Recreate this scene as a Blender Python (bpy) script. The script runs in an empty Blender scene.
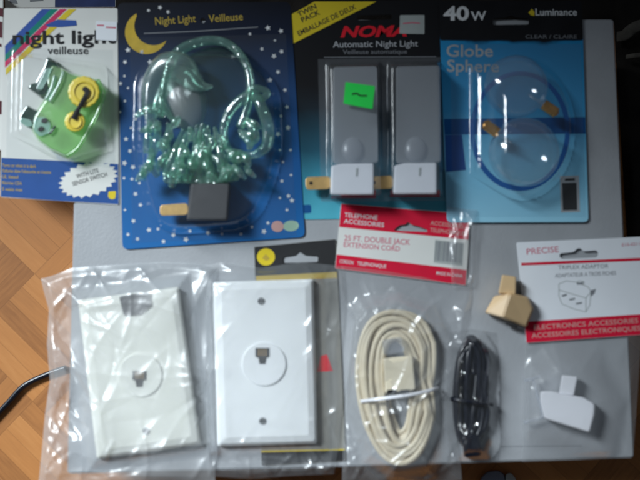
import bpy, bmesh, math, random
import numpy as np
from mathutils import Vector, noise as mnoise

random.seed(7)
sc = bpy.context.scene
COL = sc.collection

# ------------------------------------------------------------------ camera
F = 686.0                      # focal length in photo pixels (640 wide)
D = 0.46                       # distance lens to middle of the layout
TILT = math.radians(7.0)
PX = D / F                     # metres per photo pixel near the middle
CAMP = Vector((0, -math.sin(TILT) * D, math.cos(TILT) * D))
UP = Vector((0, math.cos(TILT), math.sin(TILT)))
BACK = Vector((0, -math.sin(TILT), math.cos(TILT)))

def W(px, py, z=0.0):
    """where the point seen at px, py lies on the level z"""
    d = Vector((1, 0, 0)) * ((px - 320) / F) + UP * ((240 - py) / F) - BACK
    t = (z - CAMP.z) / d.z
    return CAMP + d * t

cam = bpy.data.cameras.new("camera")
co = bpy.data.objects.new("camera", cam)
COL.objects.link(co)
co.location = CAMP
co.rotation_euler = (TILT, 0, 0)
cam.sensor_width = 36
cam.lens = F / 640 * 36
cam.clip_start = 0.01
cam.clip_end = 20
cam.dof.use_dof = True
cam.dof.focus_distance = 0.56
cam.dof.aperture_fstop = 4.8
sc.camera = co

# ------------------------------------------------------------------ materials
def newmat(name):
    m = bpy.data.materials.new(name)
    m.use_nodes = True
    nt = m.node_tree
    for n in list(nt.nodes):
        nt.nodes.remove(n)
    out = nt.nodes.new("ShaderNodeOutputMaterial")
    return m, nt, out

def N(nt, kind, **kw):
    n = nt.nodes.new(kind)
    for k, v in kw.items():
        if k.startswith("_"):
            setattr(n, k[1:], v)
        else:
            n.inputs[k.replace("__", " ")].default_value = v
    return n

def L(nt, a, b):
    nt.links.new(a, b)

def solid(name, col, rough=0.5, spec=0.5, var=0.08, scale=60, bump=0.0, bscale=400, metal=0.0, coat=0.0, sub=0.0):
    m, nt, out = newmat(name)
    p = N(nt, "ShaderNodeBsdfPrincipled")
    p.inputs["Roughness"].default_value = rough
    p.inputs["Specular IOR Level"].default_value = spec
    p.inputs["Metallic"].default_value = metal
    p.inputs["Coat Weight"].default_value = coat
    p.inputs["Coat Roughness"].default_value = 0.15
    if sub:
        p.inputs["Subsurface Weight"].default_value = sub
        p.inputs["Subsurface Radius"].default_value = (0.004, 0.004, 0.003)
        p.inputs["Subsurface Scale"].default_value = 0.5
    tc = N(nt, "ShaderNodeTexCoord")
    nz = N(nt, "ShaderNodeTexNoise", Scale=scale, Detail=4.0)
    L(nt, tc.outputs["Object"], nz.inputs["Vector"])
    mr = N(nt, "ShaderNodeMapRange")
    mr.inputs["From Min"].default_value = 0.3
    mr.inputs["From Max"].default_value = 0.7
    mr.inputs["To Min"].default_value = 1 - var
    mr.inputs["To Max"].default_value = 1 + var
    L(nt, nz.outputs["Fac"], mr.inputs["Value"])
    mx = N(nt, "ShaderNodeVectorMath", _operation="SCALE")
    mx.inputs[0].default_value = col[:3]
    L(nt, mr.outputs["Result"], mx.inputs["Scale"])
    L(nt, mx.outputs[0], p.inputs["Base Color"])
    if bump:
        n2 = N(nt, "ShaderNodeTexNoise", Scale=bscale, Detail=3.0)
        L(nt, tc.outputs["Object"], n2.inputs["Vector"])
        b = N(nt, "ShaderNodeBump", Strength=bump, Distance=0.001)
        L(nt, n2.outputs["Fac"], b.inputs["Height"])
        L(nt, b.outputs["Normal"], p.inputs["Normal"])
    L(nt, p.outputs[0], out.inputs[0])
    return m

def film(name, tint=(0.97, 0.98, 0.98), haze=0.06, gloss=1.5, rough=0.1, bump=0.0, bscale=120, hazecol=(0.9, 0.93, 0.95), base=0.0, tr=0.0):
    """clear plastic sheet: lets light through, reflects at its surface, a little milky"""
    m, nt, out = newmat(name)
    t = N(nt, "ShaderNodeBsdfTransparent", Color=(*tint, 1))
    d = N(nt, "ShaderNodeBsdfDiffuse", Color=(*hazecol, 1))
    g = N(nt, "ShaderNodeBsdfGlossy", Color=(1, 1, 1, 1), Roughness=rough)
    fr = N(nt, "ShaderNodeLayerWeight", Blend=0.5)          # two-sided Schlick reflectance
    pw = N(nt, "ShaderNodeMath", _operation="POWER")
    pw.inputs[1].default_value = 4.0
    L(nt, fr.outputs["Facing"], pw.inputs[0])
    mu = N(nt, "ShaderNodeMath", _operation="MULTIPLY_ADD", _use_clamp=True)
    mu.inputs[1].default_value = 0.5 * min(gloss, 1.6)
    mu.inputs[2].default_value = 0.04 * gloss + base
    L(nt, pw.outputs[0], mu.inputs[0])
    m1 = N(nt, "ShaderNodeMixShader", Fac=haze)
    L(nt, t.outputs[0], m1.inputs[1])
    if tr:
        tl = N(nt, "ShaderNodeBsdfTranslucent", Color=(*hazecol, 1))
        mt = N(nt, "ShaderNodeMixShader", Fac=tr)
        L(nt, d.outputs[0], mt.inputs[1]); L(nt, tl.outputs[0], mt.inputs[2])
        L(nt, mt.outputs[0], m1.inputs[2])
    else:
        L(nt, d.outputs[0], m1.inputs[2])
    m2 = N(nt, "ShaderNodeMixShader")
    L(nt, mu.outputs[0], m2.inputs["Fac"])
    L(nt, m1.outputs[0], m2.inputs[1])
    L(nt, g.outputs[0], m2.inputs[2])
    if bump:
        tc = N(nt, "ShaderNodeTexCoord")
        n2 = N(nt, "ShaderNodeTexNoise", Scale=bscale, Detail=3.0, Distortion=0.6)
        L(nt, tc.outputs["Object"], n2.inputs["Vector"])
        b = N(nt, "ShaderNodeBump", Strength=bump, Distance=0.002)
        L(nt, n2.outputs["Fac"], b.inputs["Height"])
        for x in (g, fr):
            L(nt, b.outputs["Normal"], x.inputs["Normal"])
    L(nt, m2.outputs[0], out.inputs[0])
    return m

def gradient_card(name, stops, y0, y1, rough=0.55):
    """printed colour blend running down a card (object y from y1 at top to y0 at foot)"""
    m, nt, out = newmat(name)
    p = N(nt, "ShaderNodeBsdfPrincipled", Roughness=rough)
    p.inputs["Specular IOR Level"].default_value = 0.16
    tc = N(nt, "ShaderNodeTexCoord")
    sx = N(nt, "ShaderNodeSeparateXYZ")
    L(nt, tc.outputs["Object"], sx.inputs[0])
    nz = N(nt, "ShaderNodeTexNoise", Scale=25.0, Detail=4.0)
    L(nt, tc.outputs["Object"], nz.inputs["Vector"])
    ad = N(nt, "ShaderNodeMath", _operation="MULTIPLY_ADD")
    ad.inputs[1].default_value = 0.02
    L(nt, nz.outputs["Fac"], ad.inputs[0])
    L(nt, sx.outputs["Y"], ad.inputs[2])
    mr = N(nt, "ShaderNodeMapRange")
    mr.inputs["From Min"].default_value = y0 + 0.01
    mr.inputs["From Max"].default_value = y1 + 0.01
    L(nt, ad.outputs[0], mr.inputs["Value"])
    r = N(nt, "ShaderNodeValToRGB")
    els = r.color_ramp.elements
    els[0].position, els[0].color = stops[0][0], (*stops[0][1], 1)
    els[1].position, els[1].color = stops[-1][0], (*stops[-1][1], 1)
    for pos, c in stops[1:-1]:
        e = els.new(pos); e.color = (*c, 1)
    L(nt, mr.outputs["Result"], r.inputs[0])
    L(nt, r.outputs[0], p.inputs["Base Color"])
    L(nt, p.outputs[0], out.inputs[0])
    return m

def parquet():
    m, nt, out = newmat("oak_parquet")
    p = N(nt, "ShaderNodeBsdfPrincipled", Roughness=0.5)
    p.inputs["Specular IOR Level"].default_value = 0.2
    tc = N(nt, "ShaderNodeTexCoord")
    mp = N(nt, "ShaderNodeMapping")
    mp.inputs["Rotation"].default_value = (0, 0, math.radians(43))
    mp.inputs["Location"].default_value = (0.011, 0.027, 0)
    L(nt, tc.outputs["Object"], mp.inputs[0])
    s = N(nt, "ShaderNodeSeparateXYZ"); L(nt, mp.outputs[0], s.inputs[0])
    S, n = 0.066, 5
    def M(op, a, b=None):
        q = N(nt, "ShaderNodeMath", _operation=op)
        for i, v in enumerate((a, b)):
            if v is None: continue
            if isinstance(v, (int, float)): q.inputs[i].default_value = v
            else: L(nt, v, q.inputs[i])
        return q.outputs[0]
    xs, ys = M("DIVIDE", s.outputs[0], S), M("DIVIDE", s.outputs[1], S)
    cx, cy = M("FLOOR", xs), M("FLOOR", ys)
    par = M("FLOORED_MODULO", M("ADD", cx, cy), 2)
    fx, fy = M("SUBTRACT", xs, cx), M("SUBTRACT", ys, cy)
    mixa = N(nt, "ShaderNodeMix"); L(nt, par, mixa.inputs[0]); L(nt, fx, mixa.inputs[2]); L(nt, fy, mixa.inputs[3])
    mixb = N(nt, "ShaderNodeMix"); L(nt, par, mixb.inputs[0]); L(nt, fy, mixb.inputs[2]); L(nt, fx, mixb.inputs[3])
    across, along = mixa.outputs[0], mixb.outputs[0]
    st = M("MULTIPLY", across, n); si = M("FLOOR", st); sf = M("SUBTRACT", st, si)
    cv = N(nt, "ShaderNodeCombineXYZ"); L(nt, cx, cv.inputs[0]); L(nt, cy, cv.inputs[1]); L(nt, si, cv.inputs[2])
    wn = N(nt, "ShaderNodeTexWhiteNoise", _noise_dimensions="3D"); L(nt, cv.outputs[0], wn.inputs[0])
    gv = N(nt, "ShaderNodeCombineXYZ")
    L(nt, M("ADD", M("MULTIPLY", st, 2.2), M("MULTIPLY", wn.outputs[0], 40)), gv.inputs[0])
    L(nt, M("MULTIPLY", along, 0.9), gv.inputs[1]); L(nt, wn.outputs[0], gv.inputs[2])
    gn = N(nt, "ShaderNodeTexNoise", Scale=3.0, Detail=6.0, Roughness=0.65); L(nt, gv.outputs[0], gn.inputs["Vector"])
    v = M("ADD", M("MULTIPLY", wn.outputs[0], 0.52), M("MULTIPLY", gn.outputs[0], 0.58))
    r = N(nt, "ShaderNodeValToRGB"); L(nt, v, r.inputs[0])
    e = r.color_ramp.elements
    e[0].position, e[0].color = 0.12, (0.25, 0.098, 0.034, 1)
    e[1].position, e[1].color = 0.92, (0.56, 0.25, 0.085, 1)
    q = e.new(0.45); q.color = (0.42, 0.175, 0.057, 1)
    q = e.new(0.7); q.color = (0.49, 0.205, 0.065, 1)
    # thin joints between strips and squares
    def gap(f, w):
        return M("LESS_THAN", M("MINIMUM", f, M("SUBTRACT", 1.0, f)), w)
    j = M("MAXIMUM", gap(sf, 0.022), M("MAXIMUM", gap(fx, 0.005), gap(fy, 0.005)))
    mc = N(nt, "ShaderNodeMix", _data_type="RGBA")
    L(nt, M("MULTIPLY", j, 0.22), mc.inputs[0]); L(nt, r.outputs[0], mc.inputs[6]); mc.inputs[7].default_value = (0.05, 0.02, 0.01, 1)
    L(nt, mc.outputs[2], p.inputs["Base Color"])
    b = N(nt, "ShaderNodeBump", Strength=0.3, Distance=0.0003)
    L(nt, M("SUBTRACT", M("MULTIPLY", gn.outputs[0], 0.3), j), b.inputs["Height"])
    L(nt, b.outputs[0], p.inputs["Normal"])
    L(nt, p.outputs[0], out.inputs[0])
    return m

M = {
    "floor": parquet(),
    "board": solid("grey_board", (0.375, 0.388, 0.41), 0.42, 0.5, 0.09, 22, 0.15, 700),
    "paper": solid("white_card", (0.74, 0.74, 0.71), 0.6, 0.16, 0.03, 40),
    "paper_cool": solid("cool_white_card", (0.83, 0.855, 0.90), 0.6, 0.16, 0.03, 40),
    "edge": solid("card_edge", (0.5, 0.5, 0.48), 0.6, 0.16),
    "black": solid("black_ink", (0.010, 0.010, 0.012), 0.6, 0.16, 0.2),
    "ink": solid("soft_black_ink", (0.03, 0.03, 0.032), 0.6, 0.16),
    "greyink": solid("grey_ink", (0.22, 0.23, 0.25), 0.6, 0.16),
    "whiteink": solid("white_ink", (0.72, 0.73, 0.74), 0.6, 0.16),
    "dimwhite": solid("dull_white_ink", (0.42, 0.43, 0.45), 0.6, 0.16),
    "royal": solid("royal_blue_ink", (0.022, 0.085, 0.30), 0.6, 0.16, 0.06),
    "blue": solid("stripe_blue_ink", (0.03, 0.09, 0.36), 0.6, 0.16),
    "green": solid("stripe_green_ink", (0.0, 0.22, 0.17), 0.6, 0.16),
    "magenta": solid("magenta_ink", (0.60, 0.03, 0.12), 0.6, 0.16),
    "red": solid("red_ink", (0.66, 0.012, 0.045), 0.6, 0.16, 0.05),
    "nomared": solid("bright_red_ink", (0.72, 0.015, 0.03), 0.6, 0.16),
    "pinkink": solid("pale_red_ink", (0.62, 0.16, 0.22), 0.6, 0.16),
    "yellow": solid("yellow_ink", (0.72, 0.55, 0.03), 0.6, 0.16, 0.05),
    "gold": solid("gold_ink", (0.50, 0.36, 0.06), 0.6, 0.16),
    "moon": solid("moon_yellow_ink", (0.62, 0.42, 0.05), 0.6, 0.16, 0.15, 120),
    "deepblue": solid("deep_blue_ink", (0.008, 0.085, 0.27), 0.6, 0.16, 0.05),
    "ringblue": solid("ring_blue", (0.014, 0.12, 0.40), 0.6, 0.16),
    "neon": solid("neon_green_sticker", (0.03, 0.72, 0.10), 0.6, 0.16, 0.03),
    "tag": solid("grey_price_tag", (0.40, 0.43, 0.42), 0.6, 0.16, 0.05),
    "palepink": solid("pale_pink_ink", (0.62, 0.36, 0.33), 0.6, 0.16),
    "palegreen": solid("pale_green_ink", (0.38, 0.55, 0.42), 0.6, 0.16),
    "plate_cream": solid("ivory_plastic", (0.80, 0.80, 0.73), 0.32, 0.5, 0.02, 40, 0, 0, 0, 0.0, 0.15),
    "plate_white": solid("white_plastic", (0.84, 0.86, 0.87), 0.3, 0.5, 0.02, 40, 0, 0, 0, 0.0, 0.15),
    "white_plastic": solid("adapter_white_plastic", (0.93, 0.93, 0.98), 0.38, 0.5, 0.02),
    "base_white": solid("night_light_white_plastic", (0.80, 0.81, 0.86), 0.35, 0.5, 0.03),
    "beige": solid("beige_plastic", (0.74, 0.52, 0.29), 0.36, 0.5, 0.05, 40, 0, 0, 0, 0, 0.1),
    "cord": solid("cream_cord", (0.70, 0.61, 0.45), 0.42, 0.45, 0.06, 120),
    "cord_plug": solid("cream_plug", (0.74, 0.66, 0.50), 0.36, 0.5, 0.03),
    "hole": solid("dark_opening", (0.02, 0.02, 0.022), 0.7, 0.2),
    "darkgrey": solid("dark_grey_plastic", (0.055, 0.055, 0.06), 0.42, 0.4, 0.1),
    "plugbody": solid("charcoal_plug_plastic", (0.06, 0.06, 0.065), 0.5, 0.35, 0.1),
    "screw": solid("dull_steel", (0.30, 0.31, 0.32), 0.4, 0.5, 0.1, 60, 0, 0, 0.7),
    "brass": solid("brass", (0.62, 0.40, 0.16), 0.42, 0.5, 0.12, 200, 0, 0, 0.55),
    "copper": solid("orange_brass", (0.92, 0.50, 0.17), 0.22, 0.5, 0.15, 200, 0, 0, 0.85),
    "blackcord": solid("black_cable", (0.008, 0.010, 0.018), 0.3, 0.5, 0.15),
    "shadesheet": solid("shade_sheet", (0.022, 0.019, 0.017), 0.9, 0.1, 0.4, 40, 0.6, 500),
    "strap": solid("taupe_strap", (0.11, 0.10, 0.085), 0.8, 0.2, 0.2, 200),
    "taupe": solid("taupe_card", (0.24, 0.235, 0.215), 0.6, 0.16, 0.05),
    "bluegrey": solid("blue_grey_plastic", (0.16, 0.18, 0.24), 0.45, 0.4, 0.1),
    "maroon": solid("dark_maroon_print", (0.10, 0.015, 0.025), 0.6, 0.16, 0.3, 90),
    "navy": solid("navy_print", (0.025, 0.04, 0.13), 0.6, 0.16, 0.2),
    "wheel": solid("yellow_wheel_plastic", (0.88, 0.66, 0.03), 0.35, 0.5, 0.06),
    "blister": film("clear_blister", (0.97, 0.98, 0.985), 0.012, 1.2, 0.12, 0.25, 60),
    "blister_foggy": film("scuffed_blister", (0.95, 0.96, 0.97), 0.06, 1.4, 0.2, 0.2, 60, (0.8, 0.84, 0.9)),
    "bag": film("crinkled_bag", (0.95, 0.955, 0.96), 0.22, 2.2, 0.34, 0.4, 60, (0.88, 0.9, 0.92), 0.02, 0.3),
    "bag_under": film("bag_back_film", (0.95, 0.955, 0.96), 0.08, 0.8, 0.3, 0.0, 60, (0.85, 0.88, 0.9)),
    "bag_thin": film("thin_bag", (0.97, 0.97, 0.97), 0.09, 2.2, 0.30, 0.35, 60, (0.8, 0.84, 0.88)),
    "bag_clear": film("tight_clear_bag", (0.97, 0.97, 0.97), 0.015, 2.4, 0.14, 0.5, 80, (0.8, 0.84, 0.88)),
    "glass": film("clear_bulb_glass", (0.95, 0.97, 0.98), 0.06, 1.9, 0.09, 0.0, 60, (0.7, 0.82, 0.92), 0.02),
    "shade": film("frosted_shade", (0.86, 0.87, 0.89), 0.33, 1.2, 0.35, 0.6, 35, (0.64, 0.67, 0.71), 0.0, 0.25),
    "sensor": film("milky_bulb", (0.85, 0.87, 0.9), 0.22, 1.0, 0.3, 0, 60, (0.7, 0.72, 0.76)),
    "greenclear": film("clear_green_plastic", (0.76, 0.95, 0.87), 0.15, 3.2, 0.15, 0.8, 150, (0.46, 0.90, 0.76), 0.09, 0.35),
    "greybelly": film("smoky_plastic", (0.85, 0.90, 0.89), 0.24, 2.0, 0.28, 0.5, 45, (0.62, 0.70, 0.68)),
    "greensmooth": film("smooth_green_plastic", (0.80, 0.94, 0.88), 0.18, 3.6, 0.22, 0.15, 40, (0.66, 0.88, 0.82), 0.08, 0.3),
    "greenlens": film("clear_green_dome", (0.70, 0.84, 0.80), 0.05, 0.9, 0.08, 0.1, 60, (0.4, 0.6, 0.5)),
    "greencar": film("pale_green_plastic", (0.76, 0.98, 0.72), 0.46, 1.8, 0.14, 0.25, 60, (0.60, 0.96, 0.46), 0.01, 0.35),
    "greenwin": film("dark_green_plastic", (0.3, 0.45, 0.4), 0.45, 1.8, 0.12, 0.1, 60, (0.03, 0.09, 0.07)),
    "greenpale": film("window_plastic", (0.75, 0.9, 0.85), 0.45, 1.8, 0.12, 0.1, 60, (0.5, 0.75, 0.66)),
}

nt_ = M["shade"].node_tree
tc_ = N(nt_, "ShaderNodeTexCoord"); wv_ = N(nt_, "ShaderNodeTexWave", Scale=190.0, Distortion=0.3)
L(nt_, tc_.outputs["Object"], wv_.inputs["Vector"])
bp_ = N(nt_, "ShaderNodeBump", Strength=0.16, Distance=0.0005)
L(nt_, wv_.outputs["Fac"], bp_.inputs["Height"])
for n_ in nt_.nodes:
    if n_.type in ("BSDF_GLOSSY", "BSDF_DIFFUSE"): L(nt_, bp_.outputs["Normal"], n_.inputs["Normal"])

# ------------------------------------------------------------------ builders
class Thing:
    def __init__(self, name, label, cat, px, py, z, group=None):
        self.o = bpy.data.objects.new(name, None)
        self.o.empty_display_size = 0.01
        COL.objects.link(self.o)
        self.loc = W(px, py, z)
        self.o.location = self.loc
        self.o["label"] = label
        self.o["category"] = cat
        if group: self.o["group"] = group

def make(name, verts, faces, mat, root, parent=None, smooth=False, label=None):
    """one mesh object; verts in world metres, stored from the thing's base"""
    loc = root.loc if root else Vector((0, 0, 0))
    me = bpy.data.meshes.new(name)
    me.from_pydata([Vector(v) - loc for v in verts], [], faces)
    me.validate(); me.update()
    if smooth:
        me.polygons.foreach_set("use_smooth", [True] * len(me.polygons))
    o = bpy.data.objects.new(name, me)
    me.materials.append(mat)
    COL.objects.link(o)
    if root: o.parent = parent or root.o
    if label: o["label"] = label
    return o

def from_bm(name, bm, mat, root, parent=None, smooth=False, label=None):
    bm.verts.index_update()
    vs = [v.co.copy() for v in bm.verts]
    fs = [[v.index for v in f.verts] for f in bm.faces]
    bm.free()
    return make(name, vs, fs, mat, root, parent, smooth, label)

def rounded(pts, r, n=4):
    """round the corners of a pixel polygon"""
    out, k = [], len(pts)
    for i in range(k):
        p, a, b = Vector(pts[i]), Vector(pts[i - 1]), Vector(pts[(i + 1) % k])
        ra = min(r, (a - p).length * 0.45, (b - p).length * 0.45)
        s, e = p + (a - p).normalized() * ra, p + (b - p).normalized() * ra
        for j in range(n + 1):
            t = j / n
            out.append(tuple(s * (1 - t) ** 2 + p * 2 * t * (1 - t) + e * t * t))
    return out

def circle(cx, cy, rx, ry=None, n=28, ang=0.0):
    ry = ry or rx
    c, s = math.cos(ang), math.sin(ang)
    return [(cx + rx * math.cos(t) * c - ry * math.sin(t) * s, cy + rx * math.cos(t) * s + ry * math.sin(t) * c)
            for t in [2 * math.pi * i / n for i in range(n)]]

def fill_bm(loops, z):
    bm = bmesh.new()
    es = []
    if len(loops) == 1:
        f = bm.faces.new([bm.verts.new(W(x, y, z)) for x, y in loops[0]])
        bm.normal_update()
        if f.normal.z < 0: f.normal_flip()
        bmesh.ops.triangulate(bm, faces=[f], ngon_method="EAR_CLIP")
        return bm
    for lp in loops:
        vs = [bm.verts.new(W(x, y, z)) for x, y in lp]
        es += [bm.edges.new((vs[i], vs[(i + 1) % len(vs)])) for i in range(len(vs))]
    bmesh.ops.triangle_fill(bm, use_beauty=True, use_dissolve=False, edges=es, normal=(0, 0, 1))
    bmesh.ops.recalc_face_normals(bm, faces=bm.faces)
    for f in bm.faces:
        if f.normal.z < 0: f.normal_flip()
    return bm

def sheet(name, loops, ztop, thick, mat, root, parent=None, label=None, curl=None):
    """a flat card with holes, of real thickness"""
    bm = fill_bm(loops, ztop)
    top = list(bm.faces)
    ret = bmesh.ops.extrude_face_region(bm, geom=top)
    for v in [g for g in ret["geom"] if isinstance(g, bmesh.types.BMVert)]:
        v.co.z -= thick
    bmesh.ops.recalc_face_normals(bm, faces=bm.faces)
    return from_bm(name, bm, mat, root, parent, False, label)

def ink(name, loops, z, mat, root, parent, label=None):
    if not isinstance(loops[0], list): loops = [loops]
    return from_bm(name, fill_bm(loops, z), mat, root, parent, False, label)

def inks(name, polys, z, mat, root, parent):
    vs, fs = [], []
    for p in polys:
        k = len(vs)
        vs += [W(x, y, z) for x, y in p]
        fs.append(list(range(k, k + len(p))))
    return make(name, vs, fs, mat, root, parent)

def text(name, s, a, b, h, z, mat, root, parent, bold=0.0, shear=0.0, label=None):
    """printed words from pixel a to pixel b along their foot line, h pixels tall"""
    c = bpy.data.curves.new(name, "FONT")
    c.body = s; c.offset = bold; c.shear = shear; c.resolution_u = 3
    o = bpy.data.objects.new(name, c)
    COL.objects.link(o)
    dg = bpy.context.evaluated_depsgraph_get()
    dg.update()
    me = bpy.data.meshes.new_from_object(o.evaluated_get(dg))
    vs = [v.co.copy() for v in me.vertices]
    fs = [list(p.vertices) for p in me.polygons]
    bpy.data.meshes.remove(me); bpy.data.objects.remove(o); bpy.data.curves.remove(c)
    x0, x1 = min(v.x for v in vs), max(v.x for v in vs)
    y1 = max(v.y for v in vs)
    A, B = Vector(a), Vector(b)
    d = B - A
    n = Vector((d.y, -d.x)).normalized()
    out = []
    for v in vs:
        p = A + d * ((v.x - x0) / (x1 - x0)) + n * (v.y / y1 * h)
        out.append(W(p.x, p.y, z))
    return make(name, out, fs, mat, root, parent, False, label)

def block(name, pts, z0, z1, mat, root, parent=None, bev=0.0006, seg=2, inset=0.0, smooth=False, label=None, holes=()):
    """an upright solid over a pixel outline with softened edges; inset narrows the top (draft)"""
    bm = bmesh.new()
    c = Vector((sum(p[0] for p in pts) / len(pts), sum(p[1] for p in pts) / len(pts)))
    lo = [bm.verts.new(W(x, y, z0)) for x, y in pts]
    hi = []
    for x, y in pts:
        q = Vector((x, y)); q = q + (c - q).normalized() * inset
        hi.append(bm.verts.new(W(q.x, q.y, z1)))
    bm.faces.new(lo); bm.faces.new(hi)
    k = len(pts)
    for i in range(k):
        bm.faces.new((lo[i], lo[(i + 1) % k], hi[(i + 1) % k], hi[i]))
    bmesh.ops.recalc_face_normals(bm, faces=bm.faces)
    if bev:
        bm.edges.ensure_lookup_table()
        es = [e for e in bm.edges if e.calc_face_angle(0) > 0.5]
        bmesh.ops.bevel(bm, geom=es, offset=bev, segments=seg, affect="EDGES", profile=0.6, clamp_overlap=True)
    return from_bm(name, bm, mat, root, parent, smooth, label)

def tube(name, pts, rad, mat, root, parent=None, n=10, flat=1.0, label=None, closed=False, join=None):
    """a round or flattened strand through px,py,height-in-metres points"""
    P = [W(x, y, z) for x, y, z in pts]
    R = rad if isinstance(rad, (list, tuple)) else [rad] * len(P)
    vs, fs = join if join is not None else ([], [])
    base = len(vs)
    k = len(P)
    for i in range(k):
        if closed: t = P[(i + 1) % k] - P[i - 1]
        else: t = P[min(i + 1, k - 1)] - P[max(i - 1, 0)]
        t.normalize()
        up = Vector((0, 0, 1))
        if abs(t.z) > 0.95: up = Vector((0, 1, 0))
        s = t.cross(up).normalized(); u = s.cross(t)
        for j in range(n):
            a = 2 * math.pi * j / n
            vs.append(P[i] + s * (R[i] * math.cos(a)) + u * (R[i] * flat * math.sin(a)))
    for i in range(k if closed else k - 1):
        for j in range(n):
            i2, j2 = (i + 1) % k, (j + 1) % n
            fs.append((base + i * n + j, base + i * n + j2, base + i2 * n + j2, base + i2 * n + j))
    if not closed:
        fs.append(tuple(base + j for j in range(n)))
        fs.append(tuple(base + (k - 1) * n + j for j in reversed(range(n))))
    if join is not None: return None
    return make(name, vs, fs, mat, root, parent, True, label)

def spline(ctrl, n=8):
    """Catmull-Rom through control tuples"""
    out, c = [], [Vector(p) for p in ctrl]
    for i in range(len(c) - 1):
        p0, p1, p2, p3 = c[max(i - 1, 0)], c[i], c[i + 1], c[min(i + 2, len(c) - 1)]
        for j in range(n):
            t = j / n
            out.append(0.5 * ((2 * p1) + (p2 - p0) * t + (2 * p0 - 5 * p1 + 4 * p2 - p3) * t * t + (3 * p1 - p0 - 3 * p2 + p3) * t ** 3))
    out.append(c[-1])
    return [tuple(v) for v in out]

def resample(poly, n):
    p = np.array(poly, float)
    d = np.r_[0, np.cumsum(np.hypot(*(p[1:] - p[:-1]).T))]
    t = np.linspace(0, d[-1], n)
    return np.stack([np.interp(t, d, p[:, 0]), np.interp(t, d, p[:, 1])], 1)

def patch(name, top, bottom, left, right, nx, ny, hf, mat, root, parent=None, label=None):
    """a film spanning four pixel edges, lifted by hf(px, py, edge) metres above level 0"""
    T, B_, L_, R_ = resample(top, nx), resample(bottom, nx), resample(left, ny), resample(right, ny)
    u = np.linspace(0, 1, nx)[None, :, None]; v = np.linspace(0, 1, ny)[:, None, None]
    P = (1 - v) * T[None] + v * B_[None] + (1 - u) * L_[:, None] + u * R_[:, None]
    P -= (1 - u) * (1 - v) * T[0] + u * (1 - v) * T[-1] + (1 - u) * v * B_[0] + u * v * B_[-1]
    uu, vv = u[..., 0] + 0 * v[..., 0], v[..., 0] + 0 * u[..., 0]
    edge = np.minimum(np.minimum(uu, 1 - uu) * nx, np.minimum(vv, 1 - vv) * ny)   # cells from the rim
    H = hf(P[..., 0], P[..., 1], edge)
    vs = [W(P[j, i, 0], P[j, i, 1], H[j, i]) for j in range(ny) for i in range(nx)]
    fs = [(j * nx + i, (j + 1) * nx + i, (j + 1) * nx + i + 1, j * nx + i + 1) for j in range(ny - 1) for i in range(nx - 1)]
    return make(name, vs, fs, mat, root, parent, True, label)

def inside(X, Y, poly):
    """signed distance in pixels into a convex polygon (positive inside)"""
    p = np.array(poly, float)
    area = sum(p[i - 1, 0] * p[i, 1] - p[i, 0] * p[i - 1, 1] for i in range(len(p)))
    s = 1 if area > 0 else -1
    d = None
    for i in range(len(p)):
        a, b = p[i - 1], p[i]
        e = (b - a) / np.hypot(*(b - a))
        q = s * (e[0] * (Y - a[1]) - e[1] * (X - a[0]))
        d = q if d is None else np.minimum(d, q)
    return d

def sstep(x, a, b):
    t = np.clip((x - a) / (b - a), 0, 1)
    return t * t * (3 - 2 * t)

def creases(X, Y, box, n, seed, amp=0.0010, wid=(1.2, 4.5), length=(12, 60), dirs=None):
    """sharp folds of crumpled film"""
    r = random.Random(seed)
    H = np.zeros_like(X)
    for _ in range(n):
        x, y = r.uniform(box[0], box[2]), r.uniform(box[1], box[3])
        a = r.uniform(0, math.pi) if dirs is None else r.choice(dirs) + r.gauss(0, 0.3)
        l = r.uniform(*length) / 2
        w = r.uniform(*wid)
        h = amp * r.uniform(0.3, 1.0) * (1 if r.random() < 0.7 else -0.6)
        c, s = math.cos(a), math.sin(a)
        t = (X - x) * c + (Y - y) * s
        d = -(X - x) * s + (Y - y) * c + 4 * np.sin(t / 17 + a * 5)
        H += h * np.exp(-np.abs(d) / w) * np.clip(1 - (t / l) ** 2, 0, 1)
    # broad billows
    for _ in range(10):
        a = r.uniform(0, 2 * math.pi); f = r.uniform(0.04, 0.12); ph = r.uniform(0, 6)
        H += amp * 0.16 * np.sin((X * math.cos(a) + Y * math.sin(a)) * f + ph)
    return H

ZB = 0.006                     # top of the grey board
ZF = -0.055                    # the floor under it
I1, I2, I3 = 0.00007, 0.00014, 0.00021   # layers of print

# ------------------------------------------------------------------ floor and board
fl = make("floor", [(-1.6, -1.6, ZF), (1.6, -1.6, ZF), (1.6, 1.6, ZF), (-1.6, 1.6, ZF)], [(0, 1, 2, 3)], M["floor"], None)
fl["kind"] = "structure"; fl["label"] = "orange brown parquet floor of diagonal wood strips"

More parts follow.
